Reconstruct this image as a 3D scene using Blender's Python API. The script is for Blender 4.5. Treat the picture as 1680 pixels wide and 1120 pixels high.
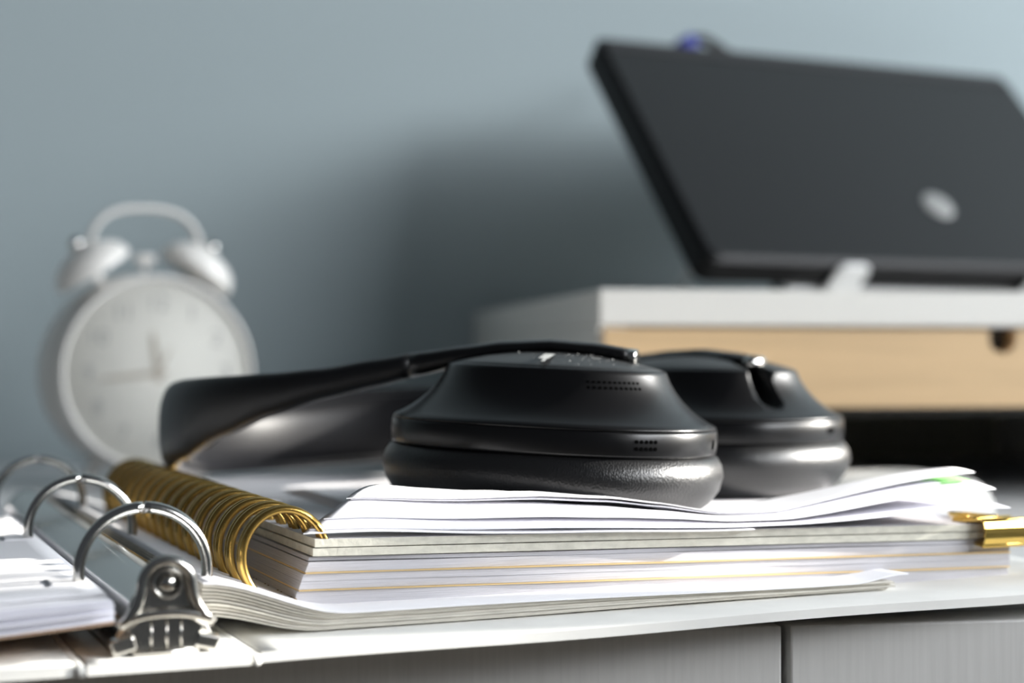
import bpy, bmesh, math, random
from mathutils import Vector, Matrix

for o in list(bpy.data.objects):
    bpy.data.objects.remove(o)
scene = bpy.context.scene
COL = scene.collection
R = math.radians
MM = 0.001
DESK_Z = 0.75          # desk top above the floor, metres; all numbers below are millimetres above the desk top
CAM_H = 64.0


def W(p):
    return Vector((p[0] * MM, p[1] * MM, DESK_Z + p[2] * MM))


# ------------------------------------------------------------------ camera
cam_d = bpy.data.cameras.new('camera')
cam = bpy.data.objects.new('camera', cam_d)
COL.objects.link(cam)
cam.location = W((0, 0, CAM_H))
cam.rotation_euler = (R(90), 0, 0)
cam_d.sensor_width = 36.0
cam_d.lens = 60.0
cam_d.shift_y = 30.0 / 1680.0
cam_d.clip_start = 0.01
cam_d.dof.use_dof = True
cam_d.dof.focus_distance = 0.413
cam_d.dof.aperture_fstop = 8.2
cam_d.dof.aperture_blades = 0
scene.camera = cam

# ------------------------------------------------------------------ world, sun, window light, exposure
world = bpy.data.worlds.new('room_ambient')
scene.world = world
world.use_nodes = True
bg = world.node_tree.nodes['Background']
bg.inputs['Color'].default_value = (0.80, 0.88, 1.0, 1)
bg.inputs['Strength'].default_value = 0.08

SUN_DIR = Vector((-0.936, -0.20, -0.287)).normalized()
sun_d = bpy.data.lights.new('sun', 'SUN')
sun_d.energy = 21.0
sun_d.angle = R(0.55)
sun_d.color = (1.0, 0.955, 0.88)
sun = bpy.data.objects.new('sun', sun_d)
COL.objects.link(sun)
sun.rotation_euler = SUN_DIR.to_track_quat('-Z', 'Y').to_euler()
sun.location = (3, -1, 3)

WIN_X = 1500.0
WIN_Y0, WIN_Y1 = -1150.0, 1200.0          # the window opening in the right wall
WIN_Z0, WIN_Z1 = 445.0, 900.0
CURT_Y = 1000.0           # an added, unseen curtain keeps the sun out from here to the far end
CASE_Y = 733.0           # post between the two casements


def window_light(name, y0, y1, z0, z1, x, watts, color):
    d = bpy.data.lights.new(name, 'AREA')
    d.shape = 'RECTANGLE'
    d.size = (y1 - y0) * MM
    d.size_y = (z1 - z0) * MM
    d.energy = watts
    d.color = color
    o = bpy.data.objects.new(name, d)
    COL.objects.link(o)
    o.location = W((x, (y0 + y1) / 2, (z0 + z1) / 2))
    o.rotation_euler = (R(90), 0, R(90))


window_light('window_daylight', WIN_Y0, CURT_Y, WIN_Z0, WIN_Z1, WIN_X + 110, 94.0, (0.93, 0.96, 1.0))
window_light('curtain_daylight', CURT_Y, WIN_Y1, WIN_Z0, WIN_Z1, WIN_X - 45, 5.0, (0.97, 0.985, 1.0))

scene.view_settings.view_transform = 'Standard'
scene.view_settings.look = 'None'
scene.view_settings.exposure = -0.25
scene.view_settings.gamma = 1.0
scene.view_settings.use_curve_mapping = False

# ------------------------------------------------------------------ materials
MATS = {}


def mat(name, color, rough=0.5, metal=0.0, spec=0.5, bump=None, var=None, coat=0.0, sheen=0.0):
    """bump=(scale, strength, distance_mm, stretch xyz, kind); var=(scale, amount, stretch xyz)"""
    if name in MATS:
        return MATS[name]
    m = bpy.data.materials.new(name)
    m.use_nodes = True
    nt = m.node_tree
    b = nt.nodes['Principled BSDF']
    b.inputs['Base Color'].default_value = (*color, 1)
    b.inputs['Roughness'].default_value = rough
    b.inputs['Metallic'].default_value = metal
    b.inputs['Specular IOR Level'].default_value = spec
    b.inputs['Coat Weight'].default_value = coat
    b.inputs['Sheen Weight'].default_value = sheen
    tc = nt.nodes.new('ShaderNodeTexCoord')
    if var:
        mp = nt.nodes.new('ShaderNodeMapping')
        mp.inputs['Scale'].default_value = var[2]
        n = nt.nodes.new('ShaderNodeTexNoise')
        n.inputs['Scale'].default_value = var[0]
        n.inputs['Detail'].default_value = 4
        rp = nt.nodes.new('ShaderNodeMapRange')
        rp.inputs['From Min'].default_value = 0.3
        rp.inputs['From Max'].default_value = 0.7
        rp.inputs['To Min'].default_value = 1 - var[1]
        rp.inputs['To Max'].default_value = 1 + var[1] * 0.4
        mx = nt.nodes.new('ShaderNodeMix')
        mx.data_type = 'RGBA'
        mx.blend_type = 'MULTIPLY'
        mx.inputs['Factor'].default_value = 1
        mx.inputs['A'].default_value = (*color, 1)
        nt.links.new(tc.outputs['Object'], mp.inputs['Vector'])
        nt.links.new(mp.outputs['Vector'], n.inputs['Vector'])
        nt.links.new(n.outputs['Fac'], rp.inputs['Value'])
        nt.links.new(rp.outputs['Result'], mx.inputs['B'])
        nt.links.new(mx.outputs['Result'], b.inputs['Base Color'])
    if bump:
        mp = nt.nodes.new('ShaderNodeMapping')
        mp.inputs['Scale'].default_value = bump[3]
        if bump[4] == 'voronoi':
            n = nt.nodes.new('ShaderNodeTexVoronoi')
            n.inputs['Scale'].default_value = bump[0]
            out = n.outputs['Distance']
        else:
            n = nt.nodes.new('ShaderNodeTexNoise')
            n.inputs['Scale'].default_value = bump[0]
            n.inputs['Detail'].default_value = 3
            out = n.outputs['Fac']
        bp = nt.nodes.new('ShaderNodeBump')
        bp.inputs['Strength'].default_value = bump[1]
        bp.inputs['Distance'].default_value = bump[2] * MM
        nt.links.new(tc.outputs['Object'], mp.inputs['Vector'])
        nt.links.new(mp.outputs['Vector'], n.inputs['Vector'])
        nt.links.new(out, bp.inputs['Height'])
        nt.links.new(bp.outputs['Normal'], b.inputs['Normal'])
    MATS[name] = m
    return m


I3 = (1, 1, 1)
M_wall = mat('wall_paint', (0.365, 0.43, 0.447), 0.85, spec=0.2, bump=(900, 0.05, 0.2, I3, 'noise'))
M_rwall = mat('window_wall_paint', (0.40, 0.475, 0.515), 0.9, spec=0.1)
M_floor = mat('floor_boards', (0.30, 0.24, 0.18), 0.6, var=(6, 0.3, (1, 8, 1)))
M_white_frame = mat('window_frame_white', (0.8, 0.8, 0.8), 0.5)
M_curtain = mat('curtain_white', (0.85, 0.85, 0.85), 0.9)
M_desk = mat('desk_white', (0.72, 0.73, 0.73), 0.45)
M_drawer = mat('desk_drawer_grey', (0.64, 0.635, 0.615), 0.5, var=(700, 0.06, (1, 1, .05)))
M_dark_gap = mat('dark_recess_shade', (0.06, 0.06, 0.058), 0.8)  # dark colour stands in for the shade inside gaps and recesses
M_paper = mat('paper_white', (0.83, 0.825, 0.85), 0.9, spec=0.15, bump=(350, 0.06, 0.2, I3, 'noise'))
M_paper2 = mat('paper_white_cool', (0.79, 0.785, 0.84), 0.9, spec=0.15, bump=(350, 0.06, 0.2, I3, 'noise'))
M_cream = mat('paper_cream', (0.66, 0.63, 0.565), 0.9, spec=0.15, var=(900, 0.18, (.15, .15, 3)))
M_cream_d = mat('paper_cream_dull', (0.57, 0.545, 0.48), 0.9, spec=0.15, var=(900, 0.2, (.15, .15, 3)))
M_block = mat('page_block', (0.55, 0.54, 0.565), 0.9, spec=0.15,
              var=(1100, 0.13, (.06, .06, 4)), bump=(1500, 0.5, 0.25, (.05, .05, 3), 'noise'))
M_board = mat('cover_board', (0.66, 0.64, 0.55), 0.85, spec=0.2,
              var=(700, 0.16, (.4, .4, 1)), bump=(900, 0.5, 0.3, (1, 1, 1), 'noise'))
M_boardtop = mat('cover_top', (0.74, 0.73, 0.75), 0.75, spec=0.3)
M_kraft = mat('kraft_card', (0.50, 0.34, 0.23), 0.85, spec=0.2)
M_green = mat('green_print', (0.25, 0.55, 0.20), 0.8)
M_gold_edge = mat('gold_foil_edge', (0.85, 0.62, 0.30), 0.35, 0.5)
M_gold = mat('gold_metal', (0.56, 0.36, 0.10), 0.25, 1.0)
M_gold_clip = mat('gold_clip_metal', (0.83, 0.56, 0.15), 0.2, 1.0)
M_chrome = mat('chrome', (0.66, 0.65, 0.62), 0.14, 1.0)
M_chrome_worn = mat('nickel', (0.62, 0.60, 0.56), 0.2, 1.0, bump=(300, 0.08, 0.4, I3, 'noise'))
M_cover = mat('binder_cover_white', (0.78, 0.775, 0.74), 0.55, var=(60, 0.06, I3), bump=(700, 0.1, 0.2, I3, 'noise'))
M_black = mat('black_matte_plastic', (0.0035, 0.0035, 0.004), 0.29, spec=0.38, bump=(2600, 0.06, 0.05, I3, 'noise'))
M_black_plate = mat('black_soft_plate', (0.012, 0.013, 0.014), 0.40, spec=0.5, bump=(2600, 0.1, 0.05, I3, 'noise'))
M_black_arm = mat('black_arm', (0.004, 0.004, 0.0045), 0.30, spec=0.45)
M_band = mat('black_rubber_band', (0.005, 0.005, 0.006), 0.38, spec=0.4)
M_cushion = mat('black_cushion_leather', (0.006, 0.006, 0.007), 0.45, spec=0.17, bump=(1400, 0.15, 0.15, I3, 'voronoi'))
M_leather = mat('black_leather', (0.007, 0.007, 0.0075), 0.36, spec=0.6, bump=(2300, 0.40, 0.20, (1, 1, .6), 'voronoi'))
M_hole = mat('hole_black', (0.002, 0.002, 0.002), 0.9, spec=0.0)
M_mark = mat('mark_grey', (0.34, 0.35, 0.345), 0.6)
M_lid = mat('laptop_lid', (0.013, 0.0135, 0.014), 0.36, spec=0.35, bump=(3000, 0.05, 0.05, I3, 'noise'))
M_laptop_edge = mat('laptop_edge', (0.004, 0.004, 0.0045), 0.4, spec=0.15)
M_hinge = mat('laptop_hinge', (0.026, 0.025, 0.026), 0.38, spec=0.4)
M_logo = mat('laptop_emblem', (0.34, 0.34, 0.33), 0.35, 0.3)
M_riser = mat('riser_white', (0.70, 0.685, 0.64), 0.5)
M_bamboo = mat('bamboo', (0.62, 0.43, 0.235), 0.45, var=(70, 0.16, (.12, .12, 2.2)))
M_backp = mat('riser_back_panel', (0.34, 0.33, 0.25), 0.7)
M_stand = mat('stand_white', (0.78, 0.78, 0.77), 0.35)
M_rubber = mat('rubber_dark', (0.01, 0.01, 0.01), 0.7)
M_clock = mat('clock_white_metal', (0.66, 0.63, 0.585), 0.35, 0.0, spec=0.5)
M_clock_bell = mat('clock_bell_white', (0.76, 0.745, 0.71), 0.28, spec=0.5)
M_face = mat('clock_face', (0.93, 0.925, 0.87), 0.7)
M_num = mat('clock_print', (0.50, 0.51, 0.49), 0.7)
M_hand = mat('clock_hands', (0.56, 0.52, 0.45), 0.5)
M_cable = mat('cable_black', (0.012, 0.012, 0.012), 0.5)
M_blue = mat('plug_blue', (0.008, 0.02, 0.26), 0.4)
M_mouse = mat('mouse_pale', (0.70, 0.68, 0.64), 0.45)


def glass_mat():
    m = bpy.data.materials.new('clock_glass')
    m.use_nodes = True
    nt = m.node_tree
    nt.nodes.clear()
    out = nt.nodes.new('ShaderNodeOutputMaterial')
    mix = nt.nodes.new('ShaderNodeMixShader')
    fr = nt.nodes.new('ShaderNodeFresnel')
    fr.inputs['IOR'].default_value = 1.45
    tr = nt.nodes.new('ShaderNodeBsdfTransparent')
    gl = nt.nodes.new('ShaderNodeBsdfGlossy')
    gl.inputs['Roughness'].default_value = 0.03
    nt.links.new(fr.outputs[0], mix.inputs[0])
    nt.links.new(tr.outputs[0], mix.inputs[1])
    nt.links.new(gl.outputs[0], mix.inputs[2])
    nt.links.new(mix.outputs[0], out.inputs['Surface'])
    return m


M_glass = glass_mat()

# ------------------------------------------------------------------ helpers


class Frame:
    """local axes in millimetres"""

    def __init__(s, o, ex, ey, ez):
        s.o, s.x, s.y, s.z = Vector(o), Vector(ex), Vector(ey), Vector(ez)

    def pt(s, a, b, c):
        return s.o + s.x * a + s.y * b + s.z * c

    def at(s, a, b, c):
        return Frame(s.pt(a, b, c), s.x, s.y, s.z)

    def rot(s, axis, ang):
        q = Matrix.Rotation(ang, 3, {'x': s.x, 'y': s.y, 'z': s.z}[axis])
        return Frame(s.o, q @ s.x, q @ s.y, q @ s.z)


def yaw_frame(o, deg):
    c, s = math.cos(R(deg)), math.sin(R(deg))
    return Frame(o, (c, s, 0), (-s, c, 0), (0, 0, 1))


WORLD = Frame((0, 0, 0), (1, 0, 0), (0, 1, 0), (0, 0, 1))


class Geo:
    def __init__(s):
        s.v, s.f, s.sm = [], [], []

    def add(s, vs, fs, smooth=False):
        n = len(s.v)
        s.v += [Vector(p) for p in vs]
        s.f += [tuple(i + n for i in f) for f in fs]
        s.sm += [smooth] * len(fs)
        return s

    def box(s, F, a0, a1, b0, b1, c0, c1):
        vs = [F.pt(a, b, c) for c in (c0, c1) for b in (b0, b1) for a in (a0, a1)]
        return s.add(vs, [(0, 2, 3, 1), (4, 5, 7, 6), (0, 1, 5, 4), (2, 6, 7, 3), (0, 4, 6, 2), (1, 3, 7, 5)])

    def prism(s, F, poly, b0, b1):
        """poly in (x, z) of F, extruded along y from b0 to b1"""
        n = len(poly)
        vs = [F.pt(a, b0, c) for a, c in poly] + [F.pt(a, b1, c) for a, c in poly]
        fs = [tuple(range(n)), tuple(range(2 * n - 1, n - 1, -1))]
        fs += [(i, i + n, (i + 1) % n + n, (i + 1) % n) for i in range(n)]
        return s.add(vs, fs)

    def tube(s, pts, r, seg=12, closed=False, cap=True, up=None):
        pts = [Vector(p) for p in pts]
        n = len(pts)
        rs = r if isinstance(r, (list, tuple)) else [r] * n
        vs, fs = [], []
        ref = None
        for i, p in enumerate(pts):
            if closed:
                t = pts[(i + 1) % n] - pts[i - 1]
            else:
                t = pts[min(i + 1, n - 1)] - pts[max(i - 1, 0)]
            t.normalize()
            if ref is None:
                ref = Vector((0, 0, 1)) if abs(t.z) < .8 else Vector((1, 0, 0))
            ref = (ref - t * ref.dot(t)).normalized()
            bi = t.cross(ref)
            for k in range(seg):
                a = 2 * math.pi * k / seg
                vs.append(p + (ref * math.cos(a) + bi * math.sin(a)) * rs[i])
        m = n if closed else n - 1
        for i in range(m):
            j = (i + 1) % n
            for k in range(seg):
                l = (k + 1) % seg
                fs.append((i * seg + k, i * seg + l, j * seg + l, j * seg + k))
        if cap and not closed:
            fs.append(tuple(range(seg - 1, -1, -1)))
            fs.append(tuple(range((n - 1) * seg, n * seg)))
        return s.add(vs, fs, True)

    def loft(s, rings, cap0=True, cap1=True, smooth=True):
        n = len(rings[0])
        vs = [p for r in rings for p in r]
        fs = []
        for i in range(len(rings) - 1):
            for k in range(n):
                l = (k + 1) % n
                fs.append((i * n + k, i * n + l, (i + 1) * n + l, (i + 1) * n + k))
        if cap0:
            fs.append(tuple(range(n - 1, -1, -1)))
        if cap1:
            fs.append(tuple(range((len(rings) - 1) * n, len(rings) * n)))
        return s.add(vs, fs, smooth)

    def lathe(s, F, prof, seg=48, axis='z', cap0=True, cap1=True, smooth=True):
        rings = []
        for r, h in prof:
            ring = []
            for k in range(seg):
                a = 2 * math.pi * k / seg
                if axis == 'z':
                    ring.append(F.pt(r * math.cos(a), r * math.sin(a), h))
                else:
                    ring.append(F.pt(r * math.cos(a), h, r * math.sin(a)))
            rings.append(ring)
        return s.loft(rings, cap0, cap1, smooth)

    def ball(s, c, r, seg=16, rings=10):
        F = Frame(c, (1, 0, 0), (0, 1, 0), (0, 0, 1))
        return s.lathe(F, [(max(r * math.sin(math.pi * i / rings), r * .02), -r * math.cos(math.pi * i / rings))
                           for i in range(rings + 1)], seg)

    def sheet(s, F, a0, a1, b0, b1, zf, th, na, nb, skew=None):
        vs, fs = [], []
        for side in (0, 1):
            for j in range(nb + 1):
                for i in range(na + 1):
                    b = b0 + (b1 - b0) * j / nb
                    al = a0 + (skew(b) if skew else 0)
                    a = al + (a1 - al) * i / na
                    z = zf(a, b)
                    vs.append(F.pt(a, b, z - th * side))
        N = (na + 1) * (nb + 1)
        ix = lambda i, j, sd: sd * N + j * (na + 1) + i
        for j in range(nb):
            for i in range(na):
                fs.append((ix(i, j, 0), ix(i + 1, j, 0), ix(i + 1, j + 1, 0), ix(i, j + 1, 0)))
                fs.append((ix(i, j, 1), ix(i, j + 1, 1), ix(i + 1, j + 1, 1), ix(i + 1, j, 1)))
        s.add(vs, fs, True)
        n0 = len(s.v) - len(vs)
        ed = []
        for i in range(na):
            ed.append((ix(i, 0, 0), ix(i, 0, 1), ix(i + 1, 0, 1), ix(i + 1, 0, 0)))
            ed.append((ix(i, nb, 0), ix(i + 1, nb, 0), ix(i + 1, nb, 1), ix(i, nb, 1)))
        for j in range(nb):
            ed.append((ix(0, j, 0), ix(0, j + 1, 0), ix(0, j + 1, 1), ix(0, j, 1)))
            ed.append((ix(na, j, 0), ix(na, j, 1), ix(na, j + 1, 1), ix(na, j + 1, 0)))
        s.f += [tuple(i + n0 for i in f) for f in ed]
        s.sm += [False] * len(ed)
        return s


def root_loc(o):
    while o.parent:
        o = o.parent
    return Vector(o.get('_mm', (0, 0, 0)))


def tag(o, label=None, cat=None, group=None, kind=None):
    if label:
        o['label'] = label
    if cat:
        o['category'] = cat
    if group:
        o['group'] = group
    if kind:
        o['kind'] = kind
    return o


ROOTS = {}


def thing(name, label, cat, loc, group=None, kind=None):
    o = bpy.data.objects.new(name, None)
    o.empty_display_size = 0.01
    COL.objects.link(o)
    o.location = W(loc)
    ROOTS[o.name] = Vector(loc)
    tag(o, label, cat, group, kind)
    return o


def build(name, geo, m, parent=None, loc=None, bevel=0.0, seg=2, extra_mats=None, fm=None):
    """mesh object; with a parent it shares the thing's origin, else its own origin is loc (mm)"""
    if parent is not None:
        r = parent
        while r.parent:
            r = r.parent
        base = ROOTS[r.name]
    else:
        base = Vector(loc) if loc is not None else Vector((0, 0, 0))
    me = bpy.data.meshes.new(name)
    me.from_pydata([((p - base) * MM)[:] for p in geo.v], [], geo.f)
    me.polygons.foreach_set('use_smooth', geo.sm)
    bm = bmesh.new()
    bm.from_mesh(me)
    bmesh.ops.recalc_face_normals(bm, faces=bm.faces)
    bm.to_mesh(me)
    bm.free()
    me.materials.append(m)
    for x in (extra_mats or []):
        me.materials.append(x)
    if fm:
        for p in me.polygons:
            p.material_index = fm(p)
    me.update()
    o = bpy.data.objects.new(name, me)
    COL.objects.link(o)
    if parent is not None:
        o.parent = parent
    else:
        o.location = W(base)
        ROOTS[o.name] = base
    if bevel:
        md = o.modifiers.new('bevel', 'BEVEL')
        md.width = bevel * MM
        md.segments = seg
        md.limit_method = 'ANGLE'
        md.angle_limit = R(40)
    return o


def smooth01(t):
    t = max(0.0, min(1.0, t))
    return t * t * (3 - 2 * t)


def interp(x, pts):
    if x <= pts[0][0]:
        return pts[0][1]
    for (x0, y0), (x1, y1) in zip(pts, pts[1:]):
        if x <= x1:
            t = smooth01((x - x0) / (x1 - x0)) * .35 + .65 * (x - x0) / (x1 - x0)
            return y0 + (y1 - y0) * t
    return pts[-1][1]


# ------------------------------------------------------------------ room
ROOM_YAW = 9.6
FW = yaw_frame((-24, 1095, 0), ROOM_YAW)        # wall plane
g = Geo().box(FW, -2200, 1600, 0, 60, -750, 1750)
tag(build('wall_back', g, M_wall, loc=(-24, 1095, -750)), 'blue-grey painted wall behind the desk', kind='structure')
g = Geo().box(WORLD, -2600, 1590, -2600, 1900, -790, -750)
tag(build('floor', g, M_floor, loc=(0, 0, -790)), 'brown floor under the desk', kind='structure')
# wall with the window the daylight comes through (right of the frame)
g = Geo()
X0, X1 = WIN_X, WIN_X + 90
g.box(WORLD, X0, X1, -2200, WIN_Y0, -750, 1750)
g.box(WORLD, X0, X1, WIN_Y1, 1340, -750, 1750)
g.box(WORLD, X0, X1, WIN_Y0, WIN_Y1, -750, WIN_Z0)
g.box(WORLD, X0, X1, WIN_Y0, WIN_Y1, WIN_Z1, 1750)
tag(build('wall_right', g, M_rwall, loc=(WIN_X, 0, -750)), 'blue-grey wall holding the window', kind='structure')
win = thing('window_1', 'white framed window in the right wall', None, (WIN_X, WIN_Y0, WIN_Z0), kind='structure')
g = Geo()
g.box(WORLD, X0 + 20, X0 + 60, WIN_Y0, WIN_Y0 + 30, WIN_Z0, WIN_Z1)
g.box(WORLD, X0 + 20, X0 + 60, WIN_Y1 - 6, WIN_Y1, WIN_Z0, WIN_Z1)
g.box(WORLD, X0 + 20, X0 + 60, WIN_Y0, WIN_Y1, WIN_Z1 - 30, WIN_Z1)
build('frame', g, M_white_frame, win)
for z0, z1 in ((501, 541),):
    build('added_shade_bar', Geo().box(WORLD, X0 + 18, X0 + 30, WIN_Y0 + 30, CASE_Y - 18, z0, z1), M_white_frame, win)  # unseen bar, added to keep the sun off the left binder pages
build('added_shade_block', Geo().box(WORLD, X0 + 18, X0 + 58, CASE_Y - 19, CASE_Y, WIN_Z0, 495), M_white_frame, win)  # unseen block, added to cast shade on the notebook's front edge
build('casement_post', Geo().box(WORLD, X0 + 18, X0 + 30, CASE_Y, CASE_Y + 8, WIN_Z0, WIN_Z1 - 30), M_white_frame, win)
pts = [(X0 - 25 + 7 * math.sin(i * .9), CURT_Y + (WIN_Y1 + 60 - CURT_Y) * i / 60) for i in range(61)]
vs = [Vector((x, y, z)) for z in (-200, 1100) for x, y in pts]
vs += [v + Vector((1, 0, 0)) for v in vs]
fs = [(i, i + 1, i + 62, i + 61) for i in range(60)] + [(i + 123, i + 122, i + 183, i + 184) for i in range(60)]
build('added_sun_curtain', Geo().add(vs, fs, True), M_curtain, win)  # added out of view to stop the sun reaching the riser and back wall

# ------------------------------------------------------------------ desk
FD = yaw_frame((130, 437, 0), ROOM_YAW)         # front face of the drawers
desk = thing('desk', 'white desk with pale grey drawer fronts under the open binder', 'desk', (130, 437, -750))
build('desktop', Geo().box(FD, -820, 700, 20, 672, -22, 0), M_desk, desk, bevel=1.0)
for k, (a0, a1) in enumerate(((-520, -63.5), (-61.2, 420))):
    d = build('drawer', Geo().box(FD, a0, a1, 0, 18, -170, -2.5), M_drawer, desk, bevel=0.6)
    build('drawer_box', Geo().box(FD, a0 + 12, a1 - 12, 20, 420, -160, -30), M_dark_gap, d)
build('carcass', Geo().box(FD, -540, 440, 19, 19.6, -180, -23), M_dark_gap, desk)
for a in (-800, 660):
    build('side_panel', Geo().box(FD, a, a + 22, 30, 660, -750, -22), M_desk, desk, bevel=1.0)

# ------------------------------------------------------------------ ring binder
BYAW = 22.0
FB = yaw_frame((-70.4, 351.3, 0), BYAW)
binder = thing('ring_binder', 'open white ring binder lying across the desk edge', 'ring binder', FB.pt(0, 0, 0))
COVER_T = 2.4


def rz(a):      # right cover rises a little towards the right
    return 0.012 * max(0, a - 18)


random.seed(4)
g = Geo().sheet(FB, 19.2, 262, 0, 306, lambda a, b: COVER_T + rz(a) + .25 * math.sin(a * .05) * smooth01((20 - b) / 20), COVER_T - .2, 40, 12)
build('right_cover', g, M_cover, binder)
g = Geo().sheet(FB, -16.8, 16.8, -.5, 306, lambda a, b: COVER_T + .1, COVER_T, 10, 12)
build('spine_panel', g, M_cover, binder)
g = Geo().sheet(FB, -262, -19.2, 0, 306, lambda a, b: COVER_T, COVER_T - .1, 20, 12)
build('left_cover', g, M_cover, binder)
for sgn in (-1, 1):
    g = Geo().tube([FB.pt(sgn * 18, -.3, 1.1), FB.pt(sgn * 18, 150, 1.1), FB.pt(sgn * 18, 306, 1.1)], 1.35, 10)
    build('hinge_crease', g, M_cover, binder)

# rail and rings
half = [(10.4, 2.8), (10.4, 4.4), (9.4, 8.0), (8.0, 11.6), (6.4, 14.6), (4.4, 17.0), (2.2, 18.4), (0, 18.9)]
sec = half + [(-a, z) for a, z in half[-2::-1]]
rings = []
for b in (6, 8, 60, 160, 258, 264):
    rings.append([FB.pt(a, b, z) for a, z in sec])
rail = build('rail', Geo().loft(rings, smooth=True), M_chrome, binder)
tag(rail, 'polished metal rail of the ring mechanism')
for b in (31, 131, 231):
    g = Geo()
    for lo, hi in ((-62, 89.2), (90.8, 242)):
        pts = []
        for i in range(29):
            t = R(lo + (hi - lo) * i / 28)
            pts.append(FB.pt(14.2 * math.cos(t), b, 17.0 + 14.2 * math.sin(t)))
        g.tube(pts, 1.32, 14)
    build('ring', g, M_chrome, rail)
# near end plate of the mechanism, as the photo shows it: bell shape with rim, rivet, ribbed skirt and two feet
FE = FB.at(0, 4.5, 0)
arch = [(5.6 * math.cos(R(t)), 17.2 + 5.6 * math.sin(R(t))) for t in range(0, 181, 12)]
bell = [(9.9, 7.6), (9.8, 9.4), (8.0, 10.9), (6.5, 13.0), (5.8, 15.2)] + arch + \
       [(-5.8, 15.2), (-6.5, 13.0), (-8.0, 10.9), (-9.8, 9.4), (-9.9, 7.6)] + \
       [(9.9 * math.sin(R(t)), 7.6 + 2.6 * math.cos(R(t))) for t in range(-75, 76, 15)]
plate = build('end_plate', Geo().prism(FE, bell, 0, 1.0), M_chrome_worn, rail, bevel=0.3)
rim = [(9.6, 9.2), (7.7, 10.8), (6.3, 13.0), (5.5, 15.2)] + [(5.2 * math.cos(R(t)), 17.2 + 5.2 * math.sin(R(t))) for t in range(0, 181, 10)] + \
      [(-5.5, 15.2), (-6.3, 13.0), (-7.7, 10.8), (-9.6, 9.2)]
build('rim', Geo().tube([FE.pt(a, -1.5, z) for a, z in rim], 1.15, 12), M_chrome_worn, rail)
lip = [(9.9 * math.sin(R(t)), 8.6 + 3.0 * math.cos(R(t))) for t in range(-82, 83, 8)]
build('lip', Geo().tube([FE.pt(a, -1.5, z) for a, z in lip], 1.05, 12), M_chrome_worn, rail)
FR = Frame(FE.pt(0.2, 0, 17.6), FE.x, FE.y, FE.z)
build('rivet_cup', Geo().lathe(FR, [(3.4, 0), (3.4, -.9), (3.0, -1.3), (2.5, -.9), (2.3, -.25)], 32, 'y', cap1=False), M_chrome_worn, rail)
build('rivet', Geo().lathe(FR, [(1.9, 0), (1.9, -.9), (1.6, -1.7), (1.0, -2.1), (.05, -2.25)], 32, 'y'), M_chrome_worn, rail)
skirt = [(6.9, 2.7), (7.1, 6.2), (7.9, 8.4), (4.0, 10.9), (0, 11.4), (-4.0, 10.9), (-7.9, 8.4), (-7.1, 6.2), (-6.9, 2.7)]
build('skirt', Geo().prism(FE, skirt, .2, 1.8), M_chrome_worn, rail, bevel=0.3)
for a in (-3.0, 0.2, 3.2):
    build('rib', Geo().tube([FE.pt(a, .4, 3.0), FE.pt(a, .25, 6.5), FE.pt(a, .45, 10.4)], .3, 10), M_chrome_worn, rail)
build('skirt_edge', Geo().tube([FE.pt(-6.6, -.1, 3.1), FE.pt(0, -.5, 3.3), FE.pt(6.6, -.1, 3.1)], .62, 10), M_chrome_worn, rail)
for sgn in (-1, 1):
    Ff = FE.at(sgn * 8.7, 0, 4.9).rot('y', sgn * R(14))
    build('foot_tab', Geo().box(Ff, -2.6, 2.6, -.6, 3.4, -1.7, 1.7), M_chrome_worn, rail, bevel=0.7, seg=3)

# pages on the right-hand rings (cream, curving off the rings and under the notebook)
ORD = ['first', 'second', 'third', 'fourth', 'fifth', 'sixth', 'seventh', 'eighth', 'ninth', 'tenth']
NR = 10
random.seed(11)
for k in range(NR):
    t = k / (NR - 1)
    ph, am = 1.3 + .24 * k, .22
    a1 = 192 - (3.0 * (1 - t)) + random.uniform(-2.5, 1.2)
    b0 = 20 + random.uniform(-.9, .9) - (1.0 if k == NR - 1 else 0)
    zb = 3.3 + k * .40
    ze = 8.2 + k * .80

    def zf(a, b, zb=zb, ze=ze, ph=ph, am=am, k=k, t=t):
        w = 1 - smooth01((a - 10.5) / (27 + 7 * t))
        flat = zb + rz(a) - (zb - 2.9) * .42 * smooth01((a - 40) / 150)
        z = flat * (1 - w) + ze * w
        z += am * math.sin(a * .045 + ph) * smooth01((a - 40) / 20) * smooth01((16 - (b - 20)) / 16) * (.7 if k < NR - 1 else 0.4)
        if k == NR - 1:
            z += 1.6 * smooth01((a - 178) / 14) * (1 - smooth01((b - 20) / 40))
        return z
    g = Geo().sheet(FB, 10.8, a1 + (3 if k == NR - 1 else 0), b0, 300 - random.uniform(0, 4), zf, .36 if k < NR - 1 else .42, 60, 14)
    o = build('loose_leaf_page', g, M_paper if k == NR - 1 else (M_cream if k % 3 else M_cream_d), loc=FB.pt(100, 100, 3))
    if k == NR - 1:
        tag(o, 'top white page curving off the binder rings beneath the gold-coiled notebook', 'paper sheet', 'pages on the right rings')
    else:
        tag(o, 'cream binder page right of the rail, %s from the top of the wavy stack' % ORD[NR - 1 - k], 'paper sheet', 'pages on the right rings')

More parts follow.
